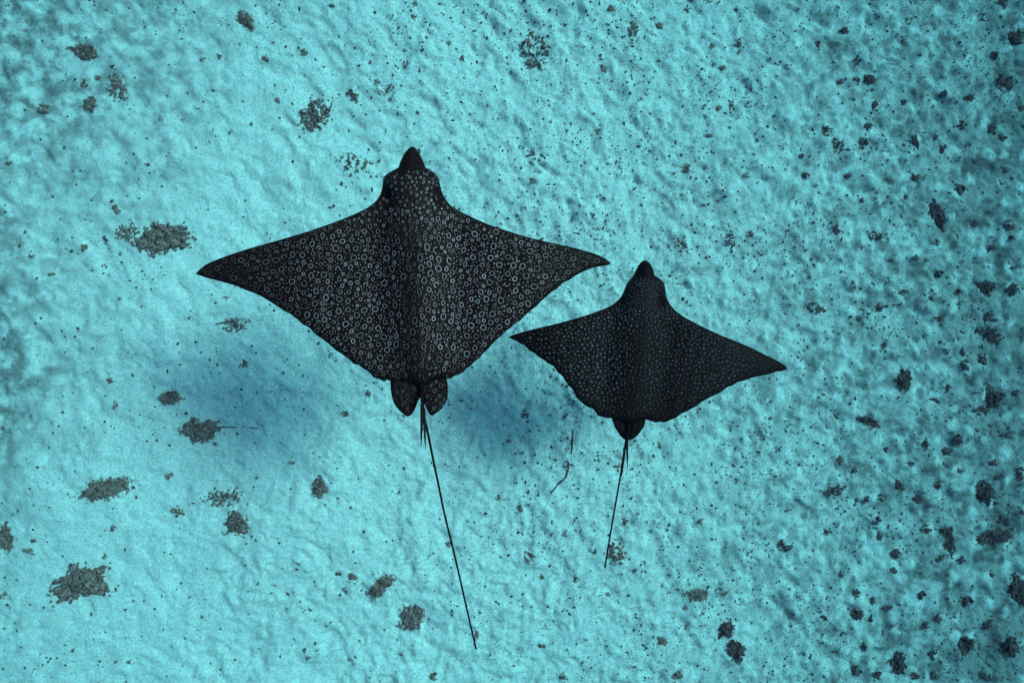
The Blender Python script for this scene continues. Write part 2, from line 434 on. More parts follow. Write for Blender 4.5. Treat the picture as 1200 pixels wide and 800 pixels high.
# (px, py, half width, half height, angle anticlockwise, style, label): pixels of the photograph
clumps = [
 (97, 682, 34, 22, 8, 'mat', "largest brown coral clump, broad and flat, lying below the narrow leaf-shaped clump", "largest brown clump"),
 (123, 573, 33, 12, 17, 'mat', "narrow leaf-shaped brown coral clump tapering to one pointed end", "leaf-shaped clump"),
 (193, 279, 32, 19, 8, 'mat', "big lumpy brown coral clump close to the large ray's wing tip", "big lumpy clump"),
 (148, 272, 13, 12, -30, 'open', "small knobbly clump right beside the big lumpy clump near the wing tip", "knobbly clump"),
 (237, 503, 23, 14, 0, 'mat', "reddish brown clump with a thin straight stalk lying across it", "clump with stalk"),
 (200, 466, 14, 10, 10, 'mat', "small brown clump just above the clump with the stalk", "clump above stalk"),
 (262, 583, 24, 12, 10, 'open', "crumbly openwork clump touching a smaller roundish clump below it", "crumbly openwork clump"),
 (278, 613, 15, 14, -40, 'mat', "small roundish crumbly clump just below the crumbly openwork clump", "roundish crumbly clump"),
 (483, 722, 14, 18, -10, 'mat', "rounded dark rough coral lump lying beside the large ray's tail", "rounded dark lump"),
 (445, 688, 19, 9, 48, 'mat', "angular brown coral slab beside the rounded dark lump", "angular slab"),
 (368, 136, 23, 20, 30, 'open', "round tangle of reddish rubble on the sand ahead of the large ray", "reddish tangle"),
 (449, 102, 13, 9, -20, 'ring', "small dark clump with a pale sandy middle near the reddish tangle", "clump with sandy middle"),
 (413, 113, 9, 5, -38, 'mat', "tiny dark chip between the reddish tangle and the clump with sandy middle", "tiny dark chip"),
 (627, 62, 18, 22, 0, 'ring', "ring of dark rubble around a patch of bare sand", "ring of rubble"),
 (416, 192, 22, 11, -20, 'loose', "loose scatter of dark crumbs just beside the large ray's head", "scatter by the head"),
 (288, 24, 14, 8, -45, 'mat', "slanting dark clump alone on streaked sand", "slanting lone clump"),
 (100, 62, 17, 9, -20, 'mat', "brown clump at the end of a curved row of dark clumps", "end clump of curved row"),
 (137, 104, 12, 21, 25, 'open', "long ragged clump in the curved row of dark clumps", "long ragged clump"),
 (106, 123, 10, 9, 0, 'mat', "compact round clump beside the long ragged clump", "compact round clump"),
 (275, 381, 17, 10, 10, 'open', "spiky flat clump with a twig, under the large ray's wing edge", "spiky flat clump"),
 (375, 571, 10, 12, 0, 'mat', "small pear-shaped brown clump on open sand", "pear-shaped clump"),
 (723, 648, 15, 14, 0, 'open', "dark crumbly clump at the end of the small ray's tail", "clump at small ray's tail"),
 (818, 697, 13, 8, -8, 'mat', "flat-bottomed dark clump with a knob at each end", "flat-bottomed clump"),
 (852, 738, 11, 12, 20, 'mat', "upper lump of a joined pair of dark fuzzy lumps", "upper fuzzy lump"),
 (863, 763, 11, 14, 10, 'mat', "lower lump of a joined pair of dark fuzzy lumps", "lower fuzzy lump"),
 (1060, 445, 12, 13, 0, 'mat', "solitary round dark lump beyond the small ray's wing tip", "solitary round lump"),
 (1165, 629, 26, 9, 8, 'mat', "long dark bar-shaped clump on the rubbly slope", "bar-shaped clump"),
 (1111, 632, 8, 20, 15, 'mat', "upright slender dark clump beside the long bar-shaped clump", "upright slender clump"),
 (1158, 392, 20, 11, -15, 'open', "wide ragged dark patch of rubble on the slope", "wide ragged patch"),
 (1098, 252, 8, 21, 22, 'mat', "slanting elongated dark clump above a small round lump", "slanting elongated clump"),
 (1154, 576, 12, 15, 25, 'mat', "oval dark lump standing alone on the shaded slope", "lone oval lump"),
 (1191, 690, 11, 20, 15, 'mat', "thick dark lump at the foot of the rubbly slope", "thick dark lump"),
 (622, 653, 9, 7, -30, 'open', "little crumbly clump between the two trailing tails", "clump between tails"),
 (8, 630, 11, 17, 0, 'mat', "tall faded brown clump beside two tiny slanting chips", "tall faded clump"),
 (857, 281, 8, 13, 15, 'loose', "loose upright patch of dark crumbs ahead of the small ray", "upright crumb patch"),
 (797, 288, 8, 10, 20, 'loose', "faint patch of grey crumbs close to the small ray's snout", "faint grey crumb patch"),
 (1016, 494, 17, 6, -25, 'mat', "dumbbell-shaped dark clump on greyish sand", "dumbbell clump"),
 (980, 575, 13, 8, 20, 'open', "three-lobed dark crumbly patch on greyish sand", "three-lobed patch"),
 (955, 361, 13, 8, 0, 'open', "loose oblong patch of dark crumbs on dull sand", "loose oblong patch"),
 (1155, 337, 10, 9, 0, 'mat', "stout dark knob, the upper of two knobs close together", "stout upper knob"),
 (1185, 760, 12, 12, 0, 'mat', "broad dark lump low on the slope beside a knobbly one", "broad low lump"),
 (1130, 755, 10, 12, 0, 'mat', "knobbly dark lump with a narrow top", "knobbly narrow-topped lump"),
 (1054, 776, 10, 14, 0, 'mat', "egg-shaped dark lump on dull sand", "egg-shaped lump"),
 (921, 639, 10, 10, 0, 'loose', "faint round patch of crumbs with one dark bit", "faint round patch"),
 (980, 172, 10, 9, 0, 'loose', "fuzzy grey patch of crumbs among light sand spots", "fuzzy grey patch"),
 (1177, 97, 10, 10, 0, 'mat', "dark rounded boulder-like lump high on the slope", "rounded boulder-like lump"),
 (1192, 44, 11, 9, 0, 'mat', "soft-edged dark lump farthest up the slope", "soft-edged lump"),
 (1165, 467, 11, 10, 0, 'mat', "square-shouldered dark lump above a flatter one", "square-shouldered lump"),
 (1026, 277, 11, 6, 0, 'open', "double dark lump lying across dull sand", "double lump"),
 (1004, 720, 8, 7, 0, 'mat', "compact dark stone-like lump with a curled bit beside it", "stone-like lump"),
 (1020, 94, 8, 7, 0, 'mat', "bigger lump of a close pair of dark lumps", "close pair's big lump"),
]
for c in clumps:
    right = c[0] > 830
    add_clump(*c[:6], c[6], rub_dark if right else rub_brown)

# smaller single lumps: pixel centres and half sizes
left_bits = [
 (356,60,5,8),(98,100,5,6),(112,92,8,4),(135,475,4,6),(128,446,6,4),(252,520,4,3),(285,427,5,6),(198,557,6,6),
 (121,652,4,4),(132,617,5,6),(38,633,7,3),(33,646,9,4),(3,697,8,7),(208,598,9,7),(399,672,8,4),(413,677,6,7),
 (405,692,4,5),(526,638,5,5),(558,743,4,8),(507,793,6,6),(673,679,6,6),(711,697,5,4),(803,713,4,6),(803,735,5,4),
 (849,695,5,4),(775,752,7,8),(794,788,8,10),(635,757,5,4),(715,10,6,5),(740,35,8,9),(866,51,5,6),(865,61,4,4),
 (834,54,4,5),(805,12,4,6),(862,10,4,5),(772,32,6,7),(841,127,6,5),(856,122,5,5),(772,72,4,3),(707,82,4,8),
 (702,154,6,4),(762,177,4,4),(625,180,5,5),(847,80,5,4),(836,75,4,4),(832,159,7,3),(389,7,4,4),(486,5,4,4),
 (485,20,4,4),(499,45,4,3),(540,67,4,6),(525,49,3,6),(477,76,5,5),(491,82,3,4),(474,60,4,4),(325,117,4,6),
 (311,69,5,5),(378,79,4,3),(457,116,4,3),(433,73,3,4),(879,274,6,5),(762,289,4,4),(805,197,5,6),(827,197,4,5),
 (874,206,5,4),(840,236,4,3),(685,190,3,3),(625,211,5,5),(607,232,4,3),(615,485,6,6),(597,517,4,4),(584,582,5,4),
 (610,598,4,8),(660,626,6,4),(772,521,3,6),(731,610,5,6),(705,494,3,5),(404,485,6,5),(431,461,4,5),(386,415,3,5),
 (300,559,3,3),(342,542,4,3),(136,245,5,10),(140,297,4,3),(97,290,7,5),(60,322,5,3),(140,350,4,3),(165,359,3,4),
 (34,300,7,4),(261,349,9,2),(5,480,8,3),(4,501,5,4),(724,546,6,4),(788,372,3,3),(237,70,4,4),(256,67,4,4),
 (219,108,3,4),(250,106,5,3),(294,145,3,3),(7,192,9,3),(52,128,9,7),(188,140,4,4),(85,762,3,3),(150,775,5,3),
 (135,775,4,3),(236,722,4,3),(369,754,3,3),(361,770,4,3),(357,762,3,4),(322,685,2,2),(470,766,4,3),(410,772,3,4),
 (697,645,3,5),(690,645,3,3),(634,676,4,4),(744,667,4,4),(660,793,5,5),(820,610,5,4),(875,648,4,6),(755,756,5,3),
]
right_bits = [
 (979,272,6,8),(1124,222,7,10),(1097,284,5,4),(1071,301,6,4),(1122,344,6,6),(1187,339,9,8),
 (1030,361,6,5),(1056,342,6,4),(1160,370,10,8),(987,319,4,3),(1139,262,6,4),(1100,320,6,6),(1100,372,8,5),
 (1007,374,6,4),(944,205,6,5),(994,206,6,4),(1009,236,5,4),(1072,210,6,7),(1060,232,7,5),(1177,202,5,5),(1187,314,11,4),
 (1185,278,6,5),(1162,291,8,5),(1182,264,7,6),(989,36,6,5),(1003,70,6,7),(1003,94,5,4),(1026,122,5,5),
 (1136,116,9,6),(1167,64,6,5),(1125,147,9,6),(1174,162,6,6),(1102,176,7,6),(1072,165,5,9),
 (1011,167,6,7),(1017,149,6,5),(937,184,6,5),(969,154,6,7),(957,52,5,6),(1107,110,5,5),(984,97,6,4),
 (1197,127,5,9),(1095,162,6,5),(1162,152,5,6),(1172,3,10,4),(1034,404,5,5),(1127,412,4,7),(1131,428,6,6),(1150,421,7,9),
 (1191,462,6,5),(1150,481,10,6),(1096,469,8,4),(1110,454,7,5),(980,488,6,4),(1124,516,6,8),(1112,529,8,6),
 (1066,544,6,5),(1000,550,6,5),(984,539,5,7),(1161,541,9,5),(1055,568,7,8),(1076,584,9,7),(1032,585,6,6),(1100,570,5,9),
 (1002,586,5,5),(1015,586,5,5),(1037,527,5,5),(1172,559,9,4),(1145,505,4,4),(1180,509,9,4),(1085,521,6,6),(1125,552,5,4),
 (1160,454,9,5),(967,624,5,5),(1027,612,5,8),(1031,628,4,8),(1085,620,8,5),(1102,655,6,8),(1125,655,6,6),
 (1050,648,7,6),(1046,670,7,5),(1002,694,6,5),(1019,725,5,6),(1040,712,6,5),(1022,704,5,6),(1079,696,6,8),
 (1086,731,9,6),(1132,702,8,9),(1162,673,6,5),(1094,765,6,8),(999,785,8,7),(1025,791,9,8),
 (1072,792,6,5),(1096,792,6,6),(1155,792,9,5),(1175,607,8,6),(985,675,4,6),(966,724,5,4),(1100,725,5,6),
 (1157,730,5,7),(1014,757,4,6),(1195,600,5,4),(1195,555,5,8),(1090,350,5,4),(1045,305,6,4),(1140,190,5,4),(1060,120,4,4),
]
variants = {}
def bit_mesh(kind, k):
    if (kind, k) not in variants:
        rs = np.random.RandomState(900 + k + (50 if kind == 'r' else 0))
        Vs, Fs, off = [], [], 0
        n = rs.randint(16, 30)
        for i in range(n):
            t = rs.uniform(0, 6.2832); r = math.sqrt(rs.uniform(0, 1)) * (.0 if i == 0 else .85)
            r = r * rs.choice([1.0, 1.0, 1.3])
            V, F = chunk(rs, rs.uniform(.13, .33) * (1.3 if i == 0 else 1) * (1 if r < .7 else .7), rs.choice([1, 1.6, 2.2]))
            V = V * np.array([1, 1, .75]) + np.array([r * math.cos(t), r * math.sin(t), .06 + .24 * max(0, 1 - r) * rs.uniform(.3, 1)])
            Vs.append(V); Fs.append(F + off); off += len(V)
        variants[(kind, k)] = mesh_from("rubble_lump", np.concatenate(Vs), F3=np.concatenate(Fs), smooth=False)
    return variants[(kind, k)]

ORD = ["", "second ", "third ", "fourth ", "fifth ", "sixth ", "seventh ", "eighth ", "ninth ", "tenth ", "eleventh ", "twelfth ",
       "thirteenth ", "fourteenth ", "fifteenth ", "sixteenth ", "seventeenth ", "eighteenth ", "nineteenth ", "twentieth ", "twenty-first ", "twenty-second ", "twenty-third ", "twenty-fourth ", "twenty-fifth "]
marks = [(to_ground(c[0], c[1])[:2], c[7]) for c in clumps]
def add_bits(bits, kind, mat, noun, group):
    by = {}
    for (px, py, rx, ry) in bits:
        X, Y, d = to_ground(px, py)
        k = d / FPX
        o = link("rubble_lump", bit_mesh(kind, rnd.randrange(16)), mat, None, (X, Y, float(ground(X, Y)) - .002))
        o.scale = (rx * k * .95, ry * k * .95, min(rx, ry) * k * .9)
        o.rotation_euler = (0, 0, rnd.uniform(-.4, .4))
        asp = max(rx, ry) / min(rx, ry)
        shape = "roundish" if asp < 1.3 else ("oblong" if asp < 2 else "narrow")
        dist, name = min((math.hypot(X - p[0], Y - p[1]), nm) for p, nm in marks)
        by.setdefault((name, shape), []).append((dist, o))
    for (name, shape), lst in by.items():
        lst.sort(key=lambda e: e[0])
        for i, (dist, o) in enumerate(lst):
            tag(o, "%sclosest %s %s to the %s" % (ORD[min(i, len(ORD) - 1)], shape, noun, name), "coral rubble", group)
add_bits(left_bits, 'l', rub_brown, "dark rubble bit on sand", "small rubble bits on the pale sand")
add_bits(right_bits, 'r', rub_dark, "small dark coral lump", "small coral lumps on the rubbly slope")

# crumbs: far too many and too small to count
def crumbs():
    rs = np.random.RandomState(5)
    Vs, Fs, off, n = [], [], 0, 0
    N = 70000
    px = rs.uniform(-60, 1260, N); py = rs.uniform(-60, 860, N)
    dx = (px - 600) / FPX * 4.4; dy = (400 - py) / FPX * 4.4
    den = .15 + .50 * sstep(-1.6, .9, dx + .25 * dy) + .15 * sstep(1.0, 3.0, dx)
    den *= .30 + 1.0 * sstep(-.25, .45, perlin(dx * 2.2, dy * 2.2, 61)) * (0.55 + sstep(-.2, .5, perlin(dx * 6, dy * 6, 62)))
    keep = rs.uniform(0, 1, N) < den
    px, py = px[keep], py[keep]
    X = (px - 600) / FPX * 4.4; Y = (400 - py) / FPX * 4.4
    for _ in range(6):
        Z = ground(X, Y); d = CAM_Z - Z
        X = .5 * X + .5 * (px - 600) / FPX * d; Y = .5 * Y + .5 * (400 - py) / FPX * d
    Z = ground(X, Y)
    oct_v = np.array([[1,0,0],[-1,0,0],[0,1,0],[0,-1,0],[0,0,1],[0,0,-.6]], float)
    oct_f = np.array([[0,2,4],[2,1,4],[1,3,4],[3,0,4],[2,0,5],[1,2,5],[3,1,5],[0,3,5]])
    for i in range(len(X)):
        r = .0024 + .0085 * rs.uniform() ** 3.0
        V = oct_v * (1 + rs.uniform(-.35, .35, (6, 1))) * r * np.array([rs.uniform(.8, 1.7), rs.uniform(.7, 1.1), .7])
        a = rs.uniform(0, 6.28); c, s = math.cos(a), math.sin(a)
        V = V @ np.array([[c, s, 0], [-s, c, 0], [0, 0, 1]]) + np.array([X[i], Y[i], Z[i] + r * .05])
        Vs.append(V); Fs.append(oct_f + off); off += 6
    return mesh_from("coral_crumbs", np.concatenate(Vs), F3=np.concatenate(Fs), smooth=False)
tag(link("coral_crumbs", crumbs(), rub_dark), "fine dark coral crumbs strewn over the sand", "coral crumbs", None, "stuff")

def tube(points, radii, sides=6):
    pts = [Vector(p) for p in points]
    V, F = [], []
    for i, p in enumerate(pts):
        t = (pts[min(i + 1, len(pts) - 1)] - pts[max(i - 1, 0)]).normalized()
        a = t.cross(Vector((0, 0, 1)))
        if a.length < 1e-4: a = Vector((1, 0, 0))
        a.normalize(); b = a.cross(t).normalized()
        r = radii[i]
        for k in range(sides):
            an = 6.2831853 * k / sides
            V.append((p + a * (math.cos(an) * r) + b * (math.sin(an) * r))[:])
    for i in range(len(pts) - 1):
        for k in range(sides):
            F.append((i * sides + k, i * sides + (k + 1) % sides, (i + 1) * sides + (k + 1) % sides, (i + 1) * sides + k))
    V.append(pts[0][:]); V.append(pts[-1][:])
    T = [(len(V) - 2, (k + 1) % sides, k) for k in range(sides)]
    e = (len(pts) - 1) * sides
    T += [(len(V) - 1, e + k, e + (k + 1) % sides) for k in range(sides)]
    return V, F, T

def add_twig(pix, r, label):
    pts, fine_pts = [], []
    for (a, b) in zip(pix[:-1], pix[1:]):
        for k in range(6):
            t = k / 6
            fine_pts.append((a[0] * (1 - t) + b[0] * t + rnd.uniform(-.25, .25), a[1] * (1 - t) + b[1] * t + rnd.uniform(-.25, .25)))
    fine_pts.append(pix[-1])
    for p in fine_pts:
        X, Y, d = to_ground(*p); pts.append(Vector((X, Y, float(ground(X, Y)) + r * .5)))
    c = pts[len(pts) // 2].copy()
    n = len(pts)
    rad = [r * (.55 + .45 * math.sin(math.pi * (i + .6) / (n + .2))) * rnd.uniform(.85, 1.15) for i in range(n)]
    V, F, T = tube([p - c for p in pts], rad)
    o = link("twig", mesh_from("twig", V, F3=T, F4=F), twig_mat, None, c)
    tag(o, label, "twig")
add_twig([(671, 503), (670.5, 516), (670, 531)], .0065, "straight thin twig on the sand, just above the bent twig")
add_twig([(666, 540), (666, 550), (663, 559), (652, 569), (645, 579)], .0055, "bent thin twig on the sand between the two tails")
add_twig([(228, 500), (250, 500), (278, 500.5)], .0042, "long thin straight stalk lying across the reddish brown clump")
add_twig([(292, 501), (303, 502)], .004, "short thin stalk fragment beyond the end of the long stalk")
add_twig([(253, 380), (264, 377.5), (277, 376)], .005, "thin twig poking out of the spiky flat clump")

# ------------------------------------------------------------------ spotted eagle rays
m = NT("black_ray_skin")
tc = m.n('ShaderNodeTexCoord').outputs['Object']
nb = m.noise(tc, 60, 4, .6)
n2 = m.noise(tc, 6, 3, .55)
base = m.mix(m.ramp(nb, .35, .7), (.0075, .0016, .0018), (.015, .0034, .0038))
base = m.mix(m.ramp(n2, .45, .75, 0, .3), base, (.022, .0055, .0062))
m.bsdf(base, .66, .07, m.bump(nb, .2, .004))
skin_mat = m.m
m = NT("pale_skin_spots")
tn = m.n('ShaderNodeAttribute', attribute_name="tone").outputs['Fac']
m.bsdf(m.mix(tn, (.012, .0030, .0034), (.95, .60, .56)), .7, .10)
spot_mat = m.m
m = NT("dark_barb"); m.bsdf((.014, .004, .0045), .6, .1); barb_mat = m.m
m = NT("wet_dark_eye"); m.bsdf((.012, .010, .010), .12, .5); eye_mat = m.m

def smooth_poly(P, n_sub=3, corner=()):
    """Catmull-Rom through the outline; corner indices stay sharp"""
    out = []; N = len(P)
    P = [np.array(p, float) for p in P]
    for i in range(N):
        p0, p1, p2, p3 = P[i - 1], P[i], P[(i + 1) % N], P[(i + 2) % N]
        if i in corner: p0 = p1
        if (i + 1) % N in corner: p3 = p2
        for k in range(n_sub):
            t = k / n_sub
            out.append(.5 * ((2 * p1) + (-p0 + p2) * t + (2 * p0 - 5 * p1 + 4 * p2 - p3) * t * t + (-p0 + 3 * p1 - 3 * p2 + p3) * t ** 3))
    return np.array(out)

def resample(P, step):
    Q = []
    for a, b in zip(P, np.roll(P, -1, 0)):
        L = np.linalg.norm(b - a); k = max(1, int(round(L / step)))
        for j in range(k): Q.append(a + (b - a) * j / k)
    return np.array(Q)

def inside(poly, pts):
    x, y = pts[:, 0], pts[:, 1]; r = np.zeros(len(pts), bool)
    for (x0, y0), (x1, y1) in zip(poly, np.roll(poly, -1, 0)):
        c = ((y0 > y) != (y1 > y)) & (x < (x1 - x0) * (y - y0) / (y1 - y0 + 1e-12) + x0)
        r ^= c
    return r

def edge_dist(poly, pts):
    best = np.full(len(pts), 1e9)
    for a, b in zip(poly, np.roll(poly, -1, 0)):
        ab = b - a; L2 = ab @ ab + 1e-12
        t = np.clip(((pts - a) @ ab) / L2, 0, 1)
        best = np.minimum(best, np.linalg.norm(pts - (a + t[:, None] * ab), axis=1))
    return best

def sheet(poly, step):
    """triangulated plane region: returns points, triangles, is-edge flags"""
    poly = resample(poly, step * .8)
    lo, hi = poly.min(0), poly.max(0)
    pts = []; row = 0; y = lo[1]
    while y < hi[1]:
        x = lo[0] + (step * .5 if row % 2 else 0)
        while x < hi[0]:
            pts.append((x, y)); x += step
        y += step * .866; row += 1
    pts = np.array(pts)
    pts = pts[inside(poly, pts)]
    d = edge_dist(poly, pts)
    pts = pts[d > step * .45]
    allp = np.concatenate([poly, pts])
    n = len(poly)
    edges = [(i, (i + 1) % n) for i in range(n)]
    vc, ec, fc, ov, oe, of = delaunay_2d_cdt([Vector(p) for p in allp], edges, [], 1, 1e-6)
    V = np.array([v[:] for v in vc])
    d = edge_dist(poly, V)
    return V, np.array([f[:] for f in fc]), d, d < 1e-4

def build_ray(P, style, label):
    depth = P['depth']; k0 = depth / FPX
    snout = np.array(P['snout'], float); rear = np.array(P['rear'], float)
    ax = rear - snout; L = np.linalg.norm(ax); ax /= L
    lat = np.array([-ax[1], ax[0]])            # points to the image's left or right of the spine
    if lat[0] < 0: lat = -lat
    def uv(p):
        q = np.asarray(p, float) - snout
        v = q @ ax / L
        bend = P.get('bend', 0.0) * np.sin(np.clip(v, 0, 1) * math.pi)
        return q @ lat - bend, v               # lateral px, 0 (snout) .. 1 (tail root)
    def midplane(p):
        """height of the disc's middle surface above its reference plane, metres"""
        u, v = uv(p)
        ur = np.abs(u) / P['half_span']
        z = P['lift'] * np.sin(np.clip(ur, 0, 1) * math.pi * .78) - P['droop'] * sstep(.45, 1.0, ur)
        z = z + P['roll'] * u * k0
        z = z + P['wave'] * np.sin((v * 5.0 + ur * 2.0)) * sstep(.25, .9, ur)
        return z
    def unproject(p, zoff):
        d = depth - zoff
        return np.stack([(p[:, 0] - 600) / FPX * d, (400 - p[:, 1]) / FPX * d, CAM_Z - d], -1)
    cz = CAM_Z - depth
    org = unproject(np.array([(snout + rear) / 2]), np.zeros(1))[0]

    VV, TT, off = [], [], 0
    def add_sheet(poly, step, zshift, is_disc):
        nonlocal off
        V, T, dpx, edge = sheet(poly, step)
        u, v = uv(V); d = dpx * k0; a = np.abs(u) * k0; ur = np.abs(u) / P['half_span']
        zm = midplane(V) + zshift(u, v)
        if is_disc:
            S = P['half_span'] * k0 / .75
            rim = np.sqrt(np.clip(1 - (1 - np.clip(d / (.055 * S), 0, 1)) ** 2, 0, 1))
            wing = rim * (.006 + .026 * np.exp(-(ur / .42) ** 1.5)) * S
            hv = np.interp(v, [0, .05, .10, .16, .24, .34, .5, .68, .85, 1.0], [.010, .020, .036, .052, .054, .052, .048, .040, .030, .016])
            wv = np.interp(v, [0, .08, .16, .3, .5, .7, .9, 1.0], [.05, .06, .085, .095, .100, .085, .060, .04]) * S
            hump = rim * hv * S * np.exp(-(a / wv) ** 2)
            # low ridge over the backbone and shallow trough on each flank, spiracles behind the eyes
            hump += rim * .003 * S * np.exp(-(a / (.030 * S)) ** 2) * sstep(.35, .55, v)
            hump -= rim * .010 * S * np.exp(-((a - .155 * S) / (.05 * S)) ** 2) * sstep(.25, .45, v) * (1 - sstep(.85, 1, v))
            ey = rim * .024 * S * np.exp(-((a - P['eye_a']) / (.022 * S)) ** 2 - ((v - P['eye_v']) / .035) ** 2)
            sp = rim * .024 * S * np.exp(-((a - P['spir_a']) / (.020 * S)) ** 2 - ((v - P['spir_v']) / .030) ** 2)
            top = wing + hump + ey - sp
            # muscle ripples across the wings
            rip = .0016 * np.sin(u * k0 * 95 + v * 14) + .002 * perlin(V[:, 0] * .05, V[:, 1] * .05, 71)
            top += rim * rip * sstep(.12, .4, ur)
            bot = -(wing * .8 + hump * .55)
        else:
            rim = 1 - np.exp(-d / .02)
            top = rim * .010 + .0015 * np.sin(V[:, 0] * .9); bot = -rim * .008
        ptop = unproject(V, zm); ptop[:, 2] += top
        pbot = unproject(V, zm); pbot[:, 2] += bot
        n = len(V)
        remap = np.where(edge, np.arange(n), np.arange(n) + n)     # the rim is shared by both faces
        VV.append(np.concatenate([ptop, pbot]) - org)
        A, B, Cc = V[T[:, 0]], V[T[:, 1]], V[T[:, 2]]
        cr = (B[:, 0] - A[:, 0]) * (Cc[:, 1] - A[:, 1]) - (B[:, 1] - A[:, 1]) * (Cc[:, 0] - A[:, 0])
        T = np.where((cr > 0)[:, None], T[:, ::-1], T)             # pixel y runs down
        TT.append(T + off); TT.append(remap[T[:, ::-1]] + off)
        off += 2 * n
        return zm
    disc = smooth_poly(P['disc'], 3, P['corners'])
    # slightly uneven trailing edge
    jit = np.zeros_like(disc)
    for i, p in enumerate(disc):
        u, v = uv(p[None])
        if v[0] > .55 and abs(u[0]) > 25:
            jit[i] = [0, .7 * math.sin(p[0] * .55) + .5 * math.sin(p[0] * 1.31 + 1)]
    disc = disc + jit
    add_sheet(disc, P['step'], lambda u, v: 0.0 * u, True)
    for fin in P['pelvic']:
        add_sheet(smooth_poly(fin, 3, (0, len(fin) - 1)), P['step'] * .8, lambda u, v: -.004 - .02 * (v - .9), False)

    # tail: one tapering whip
    tp = smooth_open(P['tail'])
    tz = np.linspace(.022, P['tail_rise'], len(tp))
    base_z = midplane(np.array([tp[0]]))[0]
    pts = unproject(tp, base_z + tz)
    tw = np.interp(np.linspace(0, 1, len(tp)), P['tail_t'], P['tail_w']) * k0 * .5
    V, F, T = tube([p - org for p in pts], tw, 10)
    V = np.array(V); F = np.array(F); T = np.array(T)
    F = np.concatenate([F[:, [0, 1, 2]], F[:, [0, 2, 3]]])
    VV.append(V); TT.append(F + off); TT.append(T + off)
    off += len(V)

    VV = np.concatenate(VV); TT = np.concatenate(TT)
    me = mesh_from("body", VV, F3=TT)
    root = bpy.data.objects.new("eagle_ray", None); C.objects.link(root); root.location = org
    root.empty_display_size = .2
    tag(root, label, "ray", "rays gliding over the sand")
    link("body", me, skin_mat, root)

    # pale rings and dots of the skin, lying on the surface of the back
    rs = np.random.RandomState(P['seed'])
    fins = [smooth_poly(f, 3, (0, len(f) - 1)) for f in P['pelvic']]
    bvh = BVHTree.FromPolygons([v for v in VV.tolist()], TT.tolist())
    eye = Vector((0, 0, CAM_Z)) - Vector(org)
    lo, hi = disc.min(0), np.maximum(disc.max(0), fins[0].max(0))
    spots, grid = [], {}
    def fits(x, y, r, gap):
        gx_, gy_ = int(x // 10), int(y // 10)
        for i in range(gx_ - 2, gx_ + 3):
            for j in range(gy_ - 2, gy_ + 3):
                for (a_, b_, c_) in grid.get((i, j), ()):
                    if (a_ - x) ** 2 + (b_ - y) ** 2 < (r + c_ + gap) ** 2: return False
        return True
    for (n, r0, r1, gap, kind) in P['spots']:
        c_ = np.stack([rs.uniform(lo[0], hi[0], n), rs.uniform(lo[1], hi[1], n)], -1)
        on_disc = inside(disc, c_); on_fin = inside(fins[0], c_) | inside(fins[1], c_)
        c_ = c_[on_disc | on_fin]; fin_only = (on_fin & ~on_disc)[on_disc | on_fin]
        ed = np.where(fin_only, np.minimum(edge_dist(fins[0], c_), edge_dist(fins[1], c_)), edge_dist(disc, c_))
        u, v = uv(c_)
        for i in range(len(c_)):
            ur = abs(u[i]) / P['half_span']
            head = 1 - float(sstep(.20, .42, v[i])) * 1.0
            size = (1 - .52 * head) * (1 - .22 * float(sstep(.85, 1.0, v[i])))
            r = rs.uniform(r0, r1) * size
            if v[i] < .095 + .03 * rs.uniform(): continue
            if ed[i] < r + 1.0: continue
            a = abs(u[i]) * k0; S = P['half_span'] * k0 / .75
            if math.hypot((a - P['spir_a']) / (.030 * S), (v[i] - P['spir_v']) / .045) < 1 and rs.uniform() < .85: continue
            g = gap * (.55 + .45 * size)
            if not fits(c_[i, 0], c_[i, 1], r, g): continue
            grid.setdefault((int(c_[i, 0] // 10), int(c_[i, 1] // 10)), []).append((c_[i, 0], c_[i, 1], r))
            tone = P['tone'](u[i] / P['half_span'], v[i], bool(fin_only[i])) * rs.uniform(.45, 1.15)
            tone *= .45 + .55 * float(sstep(1, 9, ed[i]))
            spots.append((c_[i, 0], c_[i, 1], r, tone, kind, ur, head))
    SV, SF, ST = [], [], []
    def put(x, y):
        d = Vector(((x - 600) / FPX, (400 - y) / FPX, -1)).normalized()
        h = bvh.ray_cast(eye, d)
        if h[0] is None: return None
        return (h[0] + Vector((0, 0, .0012)))[:]
    for (x, y, r, tone, kind, ur, head) in spots:
        # rings are drawn out along the span near the wing tips and along the body near the backbone
        asp = 1 + .45 * float(sstep(.45, .95, ur)) - .24 * (1 - float(sstep(.10, .26, ur))) + rs.uniform(-.12, .12)
        rx_, ry_ = r * math.sqrt(asp), r / math.sqrt(asp)
        th0 = rs.uniform(0, 6.28); lean = rs.uniform(-.3, .3); cl, sl = math.cos(lean), math.sin(lean)
        w2, w3, f2, f3 = rs.uniform(0, .16), rs.uniform(0, .10), rs.uniform(0, 6.28), rs.uniform(0, 6.28)
        if kind == 'ring':
            N = 16 if r > 2 else 12
            arc = 1.0 if rs.uniform() < .88 else rs.uniform(.66, .93)
            wd = P['line'] * rs.uniform(.8, 1.25)
            M = N if arc == 1.0 else int(N * arc)
            vs = []
            for k in range(N if arc == 1.0 else M + 1):
                t = th0 + 6.2832 * k / N
                wob = 1 + w2 * math.cos(2 * t + f2) + w3 * math.cos(3 * t + f3)
                for e in (-.5, .5):
                    qx, qy = math.cos(t) * (rx_ * wob + e * wd), math.sin(t) * (ry_ * wob + e * wd)
                    vs.append(put(x + qx * cl - qy * sl, y + qx * sl + qy * cl))
            if any(p is None for p in vs): continue
            o0 = len(SV); SV += vs; L2 = len(vs) // 2
            tv = [tone * rs.uniform(.75, 1.2) for _ in range(L2)]
